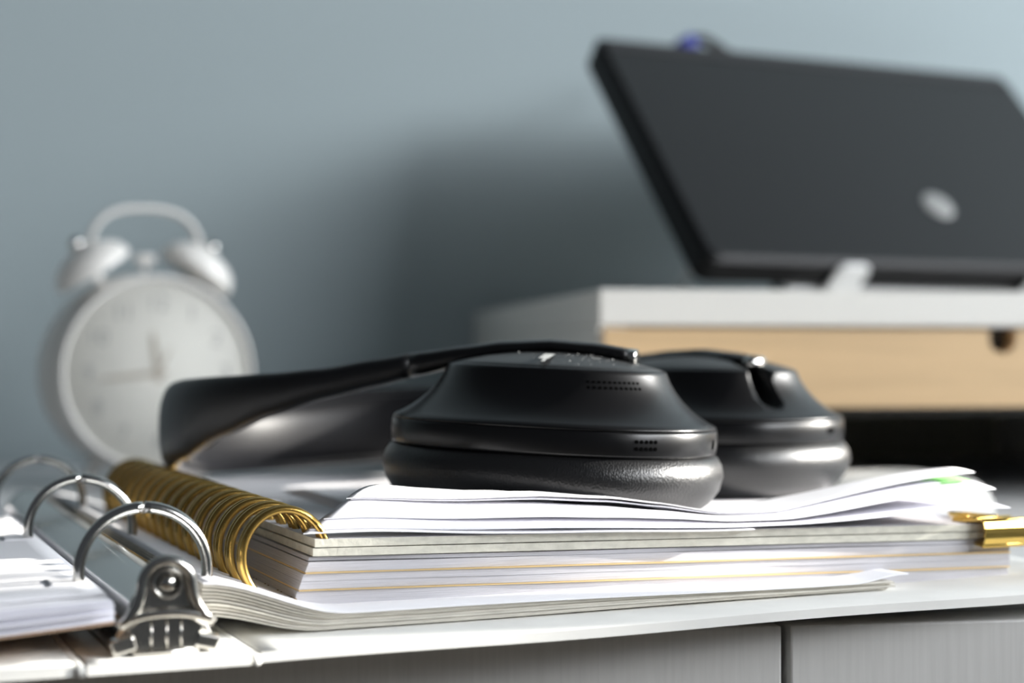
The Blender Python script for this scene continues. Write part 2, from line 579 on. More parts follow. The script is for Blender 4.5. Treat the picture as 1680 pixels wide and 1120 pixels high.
# pages on the left-hand rings
NL = 9
for k in range(NL):
    t = k / (NL - 1)
    ph = random.uniform(0, 6.28)
    b0 = [3.0, 2.6, 3.4, 2.4, 4.2, 3.0, 4.6, 6.0, 10.0][k] + random.uniform(-.3, .3)
    if k == 0:
        m, th = M_kraft, .7
    else:
        m, th = (M_paper if k >= NL - 2 else M_paper2), .45
    zb = 10.2 + k * .70 + (.25 if k == 0 else 0)

    def zf(a, b, zb=zb, ph=ph, k=k):
        d = -a - 11
        z = zb - .085 * min(d, 60) * (1 - .25 * k / 8) * (.9 if d < 60 else .9) - .5 * smooth01((d - 60) / 100) * (zb - 8)
        z += .10 * math.sin(d * .07 + ph) * smooth01((20 - b) / 20) * (0.4 if k in (0, 8) else 1)
        if k >= 7:
            z -= .5 * smooth01((14 - d) / 14)
        return max(z, 3.2 + .5 * k)
    a1 = -10.8 if k < 7 else -11.4
    g = Geo().sheet(FB, -222 + random.uniform(-2, 2), a1, b0, 299 - random.uniform(0, 3), zf, th, 44, 24)
    o = build('loose_leaf_page' if k else 'card_divider', g, m, loc=FB.pt(-100, 100, 10))
    if k == 0:
        tag(o, 'brown kraft card lowest under the left stack of binder pages', 'card divider')
    elif k == NL - 1:
        tag(o, 'topmost white page on the left binder rings, its front edge set back', 'paper sheet', 'pages on the left rings')
    else:
        tag(o, 'white binder page left of the rail, %s from the top of its stack' % ORD[NL - 1 - k], 'paper sheet', 'pages on the left rings')
    if k == NL - 1:
        for bb in (31, 131, 231):
            zt = zf(-17, bb)
            gg = Geo().sheet(FB, -21, -12.2, bb - 5.5, bb + 5.5, lambda a, b, zf=zf: zf(a, b) + .28, .2, 8, 8)
            build('hole_reinforcement', gg, M_paper, o)

# ------------------------------------------------------------------ spiral notebook
NYAW = 22.0
FN0 = yaw_frame((-46.0, 395.0, 0), NYAW)
ND = -0.0175


def nz(a):
    return ND * max(a, 0)


note = thing('spiral_notebook', 'thick spiral notebook with a gold coil and cream board covers', 'notebook', FN0.pt(100, 110, 6))
NB_L, NB_B = 197.0, 226.0
random.seed(7)


def layer(name, z0, z1, m, left0, left1, amp=.35, front=0.0, right=NB_L, extra=None, wav=0.0):
    """block of sheets; its left edge slants from left0 (bottom) to left1 (top)"""
    ph = random.uniform(0, 6.28)
    p2 = random.uniform(0, 6.28)
    nA = 48
    rows = []
    for z, lf in ((z0, left0), (z1, left1)):
        fr, bk = [], []
        for i in range(nA + 1):
            a = lf + (right + random.uniform(-.1, .1) - lf) * i / nA
            bo = front + amp * (math.sin(a * .06 + ph) * .6 + math.sin(a * .13 + p2) * .4)
            zz = z + nz(a) + wav * math.sin(a * .05 + p2) * (1 if z == z0 else .4)
            fr.append(FN0.pt(a, bo, zz))
            bk.append(FN0.pt(a, NB_B, z + nz(a)))
        rows.append((fr, bk))
    (f0, b0), (f1, b1) = rows
    g = Geo()
    n = nA + 1
    vs = f0 + f1 + b1 + b0
    fs = []
    for r in range(4):
        r2 = (r + 1) % 4
        for i in range(nA):
            fs.append((r * n + i, r * n + i + 1, r2 * n + i + 1, r2 * n + i))
    fs.append((0, n, 2 * n, 3 * n))
    fs.append((n - 1, 4 * n - 1, 3 * n - 1, 2 * n - 1))
    g.add(vs, fs, False)
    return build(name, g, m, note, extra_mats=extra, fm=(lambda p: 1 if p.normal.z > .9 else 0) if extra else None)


layer('page_block', 6.9, 10.5, M_block, -4.6, -3.6, .5, .3, wav=.15)
layer('gold_divider', 10.55, 10.85, M_gold_edge, -3.4, -3.3, .3, -.35)
layer('page_block', 10.9, 12.7, M_block, -3.4, -2.8, .3, .2)
layer('page_block', 12.76, 14.5, M_block, -2.8, -2.2, .3, .1)
layer('gold_divider', 14.55, 14.85, M_gold_edge, -2.0, -1.9, .3, -.4)
layer('page_block', 14.9, 17.1, M_block, -1.9, -1.0, .35, .2)
layer('page_block', 17.25, 18.2, M_block, -.8, -.6, .5, .9, right=196, wav=.12)
layer('cover_board', 18.5, 20.35, M_board, 0, 0, .25, .0, right=200)
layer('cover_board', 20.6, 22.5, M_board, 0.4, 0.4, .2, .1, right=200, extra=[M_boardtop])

# twin-wire coil: one mesh shared by every loop
FC = FN0.at(-6.4, 8.0, 18.6)


def loop_geo():
    g = Geo()
    for off in (-1.15, 1.15):
        pts = []
        for i in range(41):
            t = R(14 + 272 * i / 40)
            pts.append(Vector((0, 0, 0)) + FN0.x * (9.9 * math.cos(t)) + FN0.z * (10.9 * math.sin(t))
                       + FN0.y * off * (1 if 4 < i < 36 else 1.4))
        g.tube(pts, .95, 10)
    return g


LOOP_PITCH = 12.6
first = None
root_off = ROOTS[note.name]
for i in range(17):
    p = FC.pt(0, -5.5 + i * LOOP_PITCH, 0)
    if first is None:
        gg = loop_geo()
        gg.v = [v + root_off for v in gg.v]
        first = build('coil_loop', gg, M_gold, note)
        o = first
    else:
        o = first.copy()
        COL.objects.link(o)
        o.parent = note
    o.location = (p - root_off) * MM

# gold binder clip on the right edge of the cover boards
FK = Frame(FN0.pt(195.2, .6, 20.4 + nz(190)), -FN0.y, FN0.x, FN0.z)      # x points out of the front edge
clip = thing('binder_clip', 'gold binder clip gripping the front edge of the notebook covers at their right end', 'binder clip', FK.pt(0, 0, 0))
g = Geo()
T = .45
prof_o = [(-9.2, 2.5), (3.4, 3.7), (4.3, 3.0), (4.9, 1.4), (5.0, 0), (4.9, -1.4), (4.3, -3.0), (3.4, -3.7), (-9.2, -2.6)]
prof_i = [(a - (T if a > 4 else 0), c - math.copysign(T, c) if abs(c) > 2 else c) for a, c in prof_o][::-1]
n = len(prof_o)
poly = prof_o + prof_i
b0, b1 = -9.5, 9.5
vs = [FK.pt(a, b0, c) for a, c in poly] + [FK.pt(a, b1, c) for a, c in poly]
fs = []
m2 = len(poly)
for i in range(m2):
    j = (i + 1) % m2
    fs.append((i, j, j + m2, i + m2))
for base in (0, m2):
    for i in range(n - 1):
        fs.append((base + i, base + i + 1, base + m2 - 2 - i, base + m2 - 1 - i))
g.add(vs, fs)
build('clip_body', g, M_gold_clip, clip)
for sg in (1, -1):
    build('rolled_lip', Geo().tube([FK.pt(-9.2, b0, sg * 2.55), FK.pt(-9.2, b1, sg * 2.55)], .7, 12), M_gold_clip, clip)
    build('rolled_seam', Geo().tube([FK.pt(3.6, b0, sg * 3.3), FK.pt(3.6, b1, sg * 3.3)], .75, 12), M_gold_clip, clip)
pts = [FK.pt(-9.2, -5, 3.0), FK.pt(-20, -2.6, 2.9), FK.pt(-24, 0, 2.9), FK.pt(-20, 2.6, 2.9), FK.pt(-9.2, 5, 3.0)]
build('wire_handle', Geo().tube(pts, .6, 8), M_gold_clip, clip)

# ------------------------------------------------------------------ loose sheets on the notebook
FS = yaw_frame((-47.0, 394.0, 0), 20.0)
random.seed(3)


def sheet_z(k, a, b, nk=5):
    base = 22.8 + ND * max(a, 0) + .28 * k
    q = smooth01((a - 12) / 55)
    s = [.80, .87, .93, .97, 1.0][k] * (1 - q) + [.12, .45, .72, .9, 1.0][k] * q
    left = interp(a, [(0, 8.8), (16, 9.8), (43, 8.2), (62, 8.0), (80, 6.8), (95, 5.0), (115, 1.8), (130, 0), (300, 0)])
    bc = interp(a, [(0, 27), (30, 25), (62, 18), (95, 14), (200, 14)])
    if b < bc:
        gl = math.sin(.5 * math.pi * max(0, b + 2) / (bc + 2)) ** .9
    else:
        gl = 1 - smooth01((b - bc) / 13)
    z = base + left * gl * s
    sr = [.16, .42, .80, .84, 1.0][k]
    lift = 13.2 * smooth01((a - 100) / 95) ** 1.05 * sr
    bb = 22
    gr = (.78 + .22 * math.sin(.5 * math.pi * b / bb)) if b < bb else 1 - smooth01((b - bb) / 46)
    z += lift * gr
    z += .12 * math.sin(a * .11 + k) * smooth01((30 - b) / 30)
    return z


sheet_lab = [
    ('lowest loose white sheet, lying flat on the notebook cover', M_paper, -1.5, 0.5, 116),
    ('loose white sheet under the bulging ones, its right tip drooping below the others', M_paper2, -.5, 1.2, 194),
    ('white sheet just below the green-edged one in the loose pile', M_paper, .6, 5.0, 192),
    ('green-edged sheet showing near the right tip of the loose pile', M_green, 2.4, 13.0, 189.5),
    ('topmost loose white sheet, bulging up in front of the nearer ear cup', M_paper, 1.6, 12.5, 190.5),
]
for k, (lb, m, a0, b0, a1) in enumerate(sheet_lab):
    g = Geo().sheet(FS, a0, a1, b0, 150 - 2 * k, lambda a, b, k=k: sheet_z(k, a, b), .22, 90, 50, skew=lambda b: .85 * min(max(b, 0), 34))
    if k == 3:
        o = build('loose_sheet', g, M_paper2, loc=FS.pt(90, 70, 23), extra_mats=[M_green],
                  fm=lambda p: 1 if p.center.x * 1000 * math.cos(R(20)) + p.center.y * 1000 * math.sin(R(20)) > 89 else 0)
    else:
        o = build('loose_sheet', g, m, loc=FS.pt(90, 70, 23))
    tag(o, lb, 'paper sheet', 'loose sheets on the notebook')

# ------------------------------------------------------------------ headphones
HM = Vector((37, 519, 0))
sep = Vector((52, 82, 0))
LAT = sep.normalized()
AX = Vector((-LAT.y, LAT.x, 0))
BETA = 18.7
CC, CR = 88.0, 73.5
head = thing('headphones', 'black over-ear headphones lying folded flat on the papers', 'headphones', (11, 478, 23))
away = math.degrees(math.atan2(-AX.y, -AX.x))
CUPS = []
for nm, sgn, ctr, base, tilt, ang in (('front', -1, HM - sep / 2, 24.6, 2.6, away + BETA), ('rear', 1, HM + sep / 2, 23.9, 1.2, away - BETA)):
    F = yaw_frame((ctr.x, ctr.y, base), ang)
    F = F.rot('y', R(tilt))
    CUPS.append((nm, F, ang))

NSEG = 96
OB = 5.0


def oval(F, r, z, seg=NSEG, n=2.25):
    out = []
    ob = OB * min(1, r / 30)
    for k in range(seg):
        t = 2 * math.pi * k / seg
        c, s_ = math.cos(t), math.sin(t)
        x = math.copysign(abs(c) ** (2 / n), c) * r
        y = math.copysign(abs(s_) ** (2 / n), s_) * (r - ob)
        out.append(F.pt(x, y, z))
    return out


def oval_pt(F, th, r, z, n=2.25):
    ob = OB * min(1, r / 30)
    c, s_ = math.cos(th), math.sin(th)
    return F.pt(math.copysign(abs(c) ** (2 / n), c) * r, math.copysign(abs(s_) ** (2 / n), s_) * (r - ob), z)


SHELL = [(44.9, 22.2), (44.5, 22.8), (42.6, 23.7), (40.2, 25.2), (37.8, 27.0), (35.4, 29.2), (33.3, 31.7), (31.7, 34.2), (30.8, 36.2), (30.4, 37.1), (29.6, 37.6)]


def hole_disc(g, F, th, r0, z0, r1, z1, t, rad, squash=1.0):
    """dark disc on the wall between profile points (r0,z0) and (r1,z1)"""
    r, z = r0 + (r1 - r0) * t, z0 + (z1 - z0) * t
    p = oval_pt(F, th, r, z)
    tu = (oval_pt(F, th + .01, r, z) - p).normalized()
    tv = (oval_pt(F, th, r1, z1) - oval_pt(F, th, r0, z0)).normalized()
    nn = tu.cross(tv).normalized()
    if nn.dot(p - F.o) < 0:
        nn = -nn
    vs = [p + nn * .06 + (tu * math.cos(2 * math.pi * k / 12) * squash + tv * math.sin(2 * math.pi * k / 12)) * rad for k in range(12)]
    vs += [v - nn * .5 for v in vs]
    g.add(vs, [tuple(range(12)), tuple(range(23, 11, -1))] + [(k, (k + 1) % 12, (k + 1) % 12 + 12, k + 12) for k in range(12)])


for nm, F, ang in CUPS:
    # padded leather ring
    prof = [(22, 3), (26, -.4), (31, -1.6), (36, -1.9), (40.5, -.9), (44, 1.8), (46.4, 5.4), (47.4, 9.2), (46.8, 12.2), (45.6, 14.2), (44.4, 15.1), (40, 15.2), (24, 15.2)]
    build('ear_pad', Geo().loft([oval(F, r, z) for r, z in prof], True, True), M_leather, head)
    # band
    prof = [(43.0, 15.0), (44.9, 15.3), (45.1, 16.0), (45.3, 19.0), (45.1, 21.4), (44.9, 21.9), (43.5, 22.2)]
    band = build('cup_rim', Geo().loft([oval(F, r, z) for r, z in prof]), M_black, head)
    # flared shell
    prof = [(43.6, 22.0)] + SHELL + [(28.6, 37.4)]
    shell = build('cup_shell', Geo().loft([oval(F, r, z) for r, z in prof]), M_black, head)
    prof = [(29.3, 37.2), (28.9, 37.75), (26, 38.5), (20, 39.9), (13, 41.0), (6, 41.6), (.5, 41.8)]
    pl = build('cup_plate', Geo().loft([oval(F, r, z) for r, z in prof]), M_black_plate, head)
    if nm == 'front':
        g = Geo()
        for row in range(2):
            for i in range(11):
                hole_disc(g, F, R(-67 + i * 2.95), 31.7, 34.2, 33.3, 31.7, -.05 + row * .6, .46)
        o = build('vent_holes', g, M_hole, shell)
        o['kind'] = 'stuff'
        g = Geo()
        for row in range(2):
            for i in range(5):
                hole_disc(g, F, R(-53 + i * 2.0), 45.3, 19.6, 45.3, 17.6, row * .9, .5)
        o = build('vent_holes', g, M_hole, band)
        o['kind'] = 'stuff'
        g = Geo()
        hole_disc(g, F, R(-5), 45.3, 19.6, 45.3, 17.6, .6, 1.35)
        build('audio_jack', g, M_hole, band)
        # worn light mark printed on the outer plate
        g = Geo()

        def pp(u, v):
            r = math.hypot(u, v)
            z = interp(r, [(0, 41.8), (6, 41.6), (13, 41.0), (20, 39.9), (26, 38.5), (28.9, 37.75)])
            return F.pt(u, v, z + .06)
        for (u0, u1, v0, v1) in ((-.9, 1.9, -20.5, -12.5), (.6, 1.6, -23.5, -20.5)):
            vs, fs = [], []
            for j in range(9):
                v = v0 + (v1 - v0) * j / 8
                for i in range(5):
                    u = u0 + (u1 - u0) * i / 4 + (v + 18) * .02
                    vs.append(pp(u, v))
            for j in range(8):
                for i in range(4):
                    fs.append((j * 5 + i, j * 5 + i + 1, j * 5 + i + 6, j * 5 + i + 5))
            g.add(vs, fs)
        gd = Geo()
        random.seed(21)
        for _ in range(46):
            u, v = random.gauss(9, 6), random.uniform(-24, -4)
            if math.hypot(u, v) > 27.5:
                continue
            rr = random.choice((.10, .12, .16, .24))
            p = pp(u, v)
            gd.add([p + F.x * rr * math.cos(q * 1.0472) + F.y * rr * 2.2 * math.sin(q * 1.0472) for q in range(6)] + [p + F.z * rr * .8],
                   [(q, (q + 1) % 6, 6) for q in range(6)])
        dz = build('dust_specks', gd, M_mark, pl)
        dz['kind'] = 'stuff'
        o = build('printed_logo', g, M_mark, pl)
        o['label'] = 'small light grey printed mark'
    else:
        g = Geo()
        hole_disc(g, F, R(13), 45.3, 19.8, 45.2, 17.8, .4, 1.0, 2.4)
        build('charging_port', g, M_hole, band)
        # slot the arm folds into, cut out of shell and plate
        th = R(-12)
        Fc = F.rot('z', th).at(0, 0, 0)
        cut = Geo()
        ring_a = []
        for k in range(20):
            t = 2 * math.pi * k / 20
            cx = 29.5 + (5.5 if math.cos(t) > 0 else -7.0) + 4.3 * math.cos(t)
            ring_a.append((cx, 4.3 * math.sin(t)))
        cut.loft([[Fc.pt(x, y, 25.6 + (x - 29) * -.25) for x, y in ring_a], [Fc.pt(x, y, 46) for x, y in ring_a]])
        co = build('slot_cutter', cut, M_hole, None, loc=(0, 0, 0))
        bpy.context.view_layer.update()
        for tgt in (shell, pl):
            md = tgt.modifiers.new('slot', 'BOOLEAN')
            md.operation = 'DIFFERENCE'
            md.solver = 'EXACT'
            md.object = co
            dg = bpy.context.evaluated_depsgraph_get()
            nm_ = bpy.data.meshes.new_from_object(tgt.evaluated_get(dg))
            tgt.modifiers.clear()
            tgt.data = nm_
        bpy.data.objects.remove(co)


def uw(u, w):
    return HM + AX * u + LAT * w


def path_pt(side, d):
    """d = mm from the cup centre towards the headband (negative: beyond the cup); side -1 front, +1 rear"""
    bt = R(BETA)
    uj, wj = CC - CR * math.sin(bt), CR * math.cos(bt)
    L0 = uj / math.cos(bt)
    if d <= L0:
        u = d * math.cos(bt)
        w = wj - (uj - u) * math.tan(bt)
    else:
        ph = (d - L0) / CR                      # along the arc from the joint
        t = math.pi / 2 + bt - ph               # angle from the axis
        u, w = CC + CR * math.cos(t), CR * math.sin(t)
    return uw(u, side * w)


LJ = (CC - CR * math.sin(R(BETA))) / math.cos(R(BETA))
LAPEX = LJ + CR * (math.pi / 2 + R(BETA))
# stations: (d, z_top, z_bottom, thickness)
FRONT = [(-24, 66.9, 62.6, 8.5), (-12, 68.8, 64.6, 10.5), (0, 69.8, 65.8, 11.5), (14, 69.4, 64.6, 11.5), (26, 68.0, 62.3, 10), (38, 66.4, 59.6, 8.5), (52, 64.3, 56.2, 7.5),
         (LJ, 61.6, 52.5, 7.0), (LJ + 16, 60.2, 47.5, 7.0), (LJ + 34, 59.2, 41.4, 7.0), (LJ + 60, 58.0, 33.0, 8.0), (LJ + 90, 55.4, 27.0, 10), (LJ + 115, 51.6, 24.8, 12), (LAPEX, 49.0, 24.0, 13)]
REAR = [(-24, 65.2, 61.0, 8.5), (-12, 66.6, 62.6, 10.5), (0, 67.6, 63.8, 11.5), (14, 67.2, 62.4, 11.5), (26, 66.2, 60.0, 10), (38, 65.0, 57, 8.5), (52, 63.2, 52.5, 7.5),
        (LJ, 60.0, 43.0, 7.5), (LJ + 20, 57.5, 36, 8), (LJ + 45, 54.8, 30, 8.5), (LJ + 80, 53.4, 25.6, 9.0), (LJ + 110, 50.4, 24.0, 12), (LAPEX, 49.0, 24.0, 13)]


def station(side, d):
    tb = FRONT if side < 0 else REAR
    return (interp(d, [(q[0], q[1]) for q in tb]), interp(d, [(q[0], q[2]) for q in tb]), interp(d, [(q[0], q[3]) for q in tb]))


def sweep(params, inset=0.0, hscale=1.0, tscale=1.0, n=3.2, seg=24, zoff=0.0, tabs=None):
    """params: list of (side, d); cross-sections stand upright, thickness lies across the path"""
    rings = []
    pts = [path_pt(s, d) for s, d in params]
    m = len(params)
    for i, (s, d) in enumerate(params):
        tdir = (pts[min(i + 1, m - 1)] - pts[max(i - 1, 0)]).normalized()
        nrm = Vector((-tdir.y, tdir.x, 0))
        ctr = uw(CC * .8, 0)
        if nrm.dot(ctr - pts[i]) < 0:
            nrm = -nrm
        zt, zb, th = station(s, d)
        if tabs:
            th = tabs(i / (m - 1)) * th
        hz = (zt - zb) / 2 * hscale
        cz = (zt + zb) / 2 + zoff
        e = 1.0
        if tabs:
            hz *= min(1, .55 + tabs(i / (m - 1)))
        ring = []
        for k in range(seg):
            t = 2 * math.pi * k / seg
            c, q = math.cos(t), math.sin(t)
            x = math.copysign(abs(c) ** (2 / n), c) * th / 2 * tscale
            y = math.copysign(abs(q) ** (2 / n), q) * hz
            p = pts[i] + nrm * (x + inset)
            ring.append(Vector((p.x, p.y, cz + y)))
        rings.append(ring)
    return Geo().loft(rings)


JNT = 41.0
prm = []
d = JNT
while d < LAPEX - 1:
    prm.append((-1, d))
    d += 3.0
prm.append((-1, LAPEX))
d = LAPEX - 3
rear_part = []
while d > JNT:
    rear_part.append((1, d))
    d -= 3.0
prm += rear_part
build('headband', sweep(prm, 0, 1, 1, 2.3), M_band, head)
cush = [q for q in prm if q[1] > LJ + 42]
build('headband_cushion', sweep(cush, 5.6, .80, .9, 2.4, tabs=lambda t: .25 + .75 * math.sin(math.pi * min(1, max(0, t))) ** .5), M_cushion, head)
for side in (-1, 1):
    pr = [(side, -22 + i * 2.0) for i in range(int((JNT + 22 - .4) / 2.0) + 1)]
    pr[-1] = (side, JNT + .4)
    arm = build('yoke_arm', sweep(pr, 0, .985, .98, 2.6), M_black_arm, head)
    build('chrome_tip', sweep([(side, -22), (side, -22.8), (side, -23.6), (side, -24.0)], 0, 1.02, 1.0, 2.6), M_chrome, arm)

# ------------------------------------------------------------------ twin-bell alarm clock
CLK_YAW = 26.0
CCEN = Vector((-174.5, 838, 57.4))
c, s = math.cos(R(CLK_YAW)), math.sin(R(CLK_YAW))
# local x to the right in the dial, y points out of the dial towards the viewer, z up
FCK = Frame(CCEN, (c, s, 0), (s, -c, 0), (0, 0, 1))
clock = thing('alarm_clock', 'white twin-bell alarm clock in front of the blue-grey wall', 'clock', (CCEN.x, CCEN.y, 0))
prof = [(20, -64), (38, -62), (45.5, -56), (49, -46), (50, -30), (48.5, -10), (46.6, 2)]
build('case', Geo().lathe(FCK, prof, 64, 'y'), M_clock, clock)
prof = [(46.6, 0), (48.0, 1.5), (48.2, 4), (47.0, 6.0), (46.4, 6.2), (45.6, 5.2), (45.2, 2.0)]
build('bezel', Geo().lathe(FCK, prof, 64, 'y', False, False), M_clock_bell, clock)
dial = build('dial', Geo().lathe(FCK, [(45.4, 1.9), (45.4, 2.3), (.2, 2.3)], 64, 'y'), M_face, clock)
build('glass', Geo().lathe(FCK, [(45.6, 4.9), (36, 5.3), (24, 5.6), (10, 5.8), (.2, 5.8)], 48, 'y', False, True), M_glass, clock)
for h in range(1, 13):
    cu = bpy.data.curves.new('numeral', 'FONT')
    cu.body = str(h)
    cu.size = 0.0105
    cu.align_x = 'CENTER'
    cu.align_y = 'CENTER'
    cu.extrude = 0.00005
    to = bpy.data.objects.new('numeral_tmp', cu)
    COL.objects.link(to)
    bpy.context.view_layer.update()
    me = bpy.data.meshes.new_from_object(to.evaluated_get(bpy.context.evaluated_depsgraph_get()))
    bpy.data.objects.remove(to)
    ang = R(90 - 30 * h)
    ctr = FCK.pt(34 * math.cos(ang), 2.45, 34 * math.sin(ang))
    for v in me.vertices:
        p = ctr + FCK.x * (v.co.x * 1000) + FCK.z * (v.co.y * 1000) + FCK.y * (v.co.z * 1000)
        v.co = (p - ROOTS[clock.name]) * MM
    me.materials.clear()
    me.materials.append(M_num)
    o = bpy.data.objects.new('numeral', me)
    COL.objects.link(o)
    o.parent = dial
for nm_, ang, ln, wd, dy in (('hour_hand', 98, 22, 1.7, 3.0), ('minute_hand', 186, 31, 1.3, 3.5), ('alarm_hand', 64, 15, .8, 2.7)):
    ca, sa = math.cos(R(ang)), math.sin(R(ang))
    Fh = Frame(FCK.pt(0, dy, 0), FCK.x * ca + FCK.z * sa, FCK.y, FCK.z * ca - FCK.x * sa)
    build(nm_, Geo().prism(Fh, [(-4, -wd), (ln * .7, -wd * .8), (ln, 0), (ln * .7, wd * .8), (-4, wd)], 0, .3), M_hand, dial)
build('hand_cap', Geo().lathe(FCK, [(2.4, 2.4), (2.4, 4.0), (1.2, 4.6), (.1, 4.7)], 20, 'y'), M_hand, dial)
for sg in (-1, 1):
    tilt = R(33) * sg
    Fb_ = Frame(FCK.pt(sg * 25.0, -23, 49.5), FCK.x, FCK.y, FCK.z).rot('y', tilt * -1 if False else tilt)
    # make sure the bell leans outwards
    if (Fb_.z.dot(FCK.x)) * sg < 0:
        Fb_ = Frame(FCK.pt(sg * 25.0, -23, 49.5), FCK.x, FCK.y, FCK.z).rot('y', -tilt)
    prof = [(19.5, 0), (20.3, .6), (20.0, 3.5), (18.2, 7.4), (14.5, 10.8), (9, 13.2), (4, 14.2), (.2, 14.4)]
    bell_o = build('bell', Geo().lathe(Fb_, prof, 40, 'z', True, True), M_clock_bell, clock)
    build('bell_nut', Geo().ball(Fb_.pt(0, 0, 17.0), 3.9), M_chrome, bell_o)
    build('bell_post', Geo().tube([Fb_.pt(0, 0, -9), Fb_.pt(0, 0, 15)], 2.1, 12), M_clock_bell, bell_o)
    foot = [FCK.pt(sg * 22, -20, -38), FCK.pt(sg * 27, -20, -48), FCK.pt(sg * 30, -20, -56.9)]
    build('foot', Geo().tube(foot, [4.4, 3.6, 2.4], 14), M_clock_bell, clock)
# carrying handle: flat strap arched between the bells
pts = []
for i in range(33):
    t = R(182 - 184 * i / 32)
    pts.append(FCK.pt(27.5 * math.copysign(abs(math.cos(t)) ** .75, math.cos(t)), -23, 61 + 21.5 * max(0, math.sin(t)) ** .8))
pts = [FCK.pt(-31.5, -23, 56)] + pts + [FCK.pt(31.5, -23, 56)]
rings = []
for i, p in enumerate(pts):
    t = (pts[min(i + 1, len(pts) - 1)] - pts[max(i - 1, 0)]).normalized()
    nn = FCK.y.cross(t).normalized()
    rings.append([p + FCK.y * (4.2 * math.cos(k * math.pi / 8)) + nn * (1.7 * math.sin(k * math.pi / 8)) for k in range(16)])
build('handle', Geo().loft(rings), M_clock_bell, clock)
build('hammer_rod', Geo().tube([FCK.pt(0, -23, 44), FCK.pt(0, -23, 55)], 1.2, 10), M_clock_bell, clock)
build('hammer', Geo().lathe(Frame(FCK.pt(0, -23, 57), FCK.z, FCK.y, FCK.x), [(.2, -5), (2.6, -4.6), (2.6, 4.6), (.2, 5)], 16, 'z'), M_clock_bell, clock)

# ------------------------------------------------------------------ desk riser with bamboo drawer
FRS = yaw_frame((36.8, 720, 0), ROOM_YAW)
riser = thing('desk_riser', 'white desk riser with a bamboo drawer, standing below the laptop', 'desk riser', FRS.pt(180, 180, 0))
RW, RD, RT = 362.0, 364.0, 94.0
build('top_board', Geo().box(FRS, 0, RW, 0, RD, RT - 15.6, RT), M_riser, riser, bevel=1.0)
build('side_panel', Geo().box(FRS, 0, 12, 2.0, RD, 0, RT - 15.6), M_riser, riser)
build('side_panel', Geo().box(FRS, RW - 12, RW, 2.0, RD, 0, RT - 15.6), M_riser, riser)
build('shelf_board', Geo().box(FRS, 12, RW - 12, 14, RD, 39.4, 43), M_dark_gap, riser)
build('back_panel', Geo().box(FRS, 12, RW - 12, RD - 6, RD, 0, RT - 15.6), M_backp, riser)
DZ0, DZ1 = 43.4, RT - 16.8
nx, nr = 181.0, 6.3
poly = [(2.0, DZ0), (RW - 2, DZ0), (RW - 2, DZ1), (nx + nr, DZ1)] + \
       [(nx + nr * math.cos(R(t)), DZ1 - 4.2 - nr * math.sin(R(t))) for t in range(0, 181, 15)] + [(nx - nr, DZ1), (2.0, DZ1)]
dr = build('drawer', Geo().prism(FRS, poly, -1.0, 9), M_bamboo, riser)
build('drawer_box', Geo().box(FRS, 14, RW - 14, 10.5, 300, DZ0, DZ1 - .6), M_dark_gap, dr)  # coloured dark to give the shade behind the finger notch

# ------------------------------------------------------------------ laptop leaning on a white stand
LY = 26.5
B = Vector(((1163 - 840) / 2800 * 850, 850, CAM_H + (590 - 424) / 2800 * 850))
FLh = yaw_frame(B, LY)
ca, sa = math.cos(R(48.3)), math.sin(R(48.3))
FL = Frame(B, FLh.x, FLh.y * ca + FLh.z * sa, -FLh.y * sa + FLh.z * ca)    # x along the front edge, y up the lid, z out of the lid
LW, LH, LT = 300.0, 176.0, 20.5
lap = thing('laptop', 'closed black laptop tilted on its stand, lid facing forward', 'laptop', FL.pt(LW / 2, 0, -LT))


def rrect(w, h, r, n=6):
    out = []
    for cx, cy, a0 in ((w - r, r, -90), (w - r, h - r, 0), (r, h - r, 90), (r, r, 180)):
        for i in range(n + 1):
            t = R(a0 + 90 * i / n)
            out.append((cx + r * math.cos(t), cy + r * math.sin(t)))
    return out


def slab(F, w, h, r, layers):
    rings = []
    for ins, z in layers:
        rings.append([F.pt(ins + x * (w - 2 * ins) / w, ins + y * (h - 2 * ins) / h, z) for x, y in rrect(w, h, r)])
    return Geo().loft(rings, smooth=False)


build('base', slab(FL, LW, LH, 7, [(4, -LT), (.6, -LT + 3), (.2, -6.6)]), M_laptop_edge, lap)
lid = build('lid', slab(FL, LW, LH, 7, [(.3, -6.2), (.0, -5.0), (.0, -2.2), (3.4, 0)]), M_laptop_edge, lap,
            extra_mats=[M_lid], fm=None)
lid.data.materials[0] = M_laptop_edge
top_i = max(range(len(lid.data.polygons)), key=lambda i: len(lid.data.polygons[i].vertices) * 1000 + lid.data.polygons[i].center.y * 0 + Vector(lid.data.polygons[i].center).dot(FL.z) * 100)
lid.data.polygons[top_i].material_index = 1
build('hinge_strip', Geo().box(FL, 6, LW - 6, LH - 12, LH - 3.4, 0, .5), M_hinge, lid)
Fg = FL.at(173, 48, 0)
lg = build('emblem', Geo().lathe(Fg, [(9.8, 0), (9.8, .4), (9.3, .6), (.1, .6)], 36, 'z'), M_logo, lid)
lg['label'] = 'round light grey emblem'

stand = thing('laptop_stand', 'white laptop stand whose front tab holds the laptop edge', 'laptop stand', FL.pt(LW / 2, 60, -LT))
stand_root = ROOTS[stand.name]
# sloping plate behind the laptop
build('back_plate', Geo().box(FL, 60, 240, -1.0, 120, -LT - 3.4, -LT - .3), M_stand, stand, bevel=.8)
TOPZ = RT
pf = FL.pt(0, 0, -LT - 2)
FT0 = Frame((0, 0, 0), FL.x, FLh.y, Vector((0, 0, 1)))


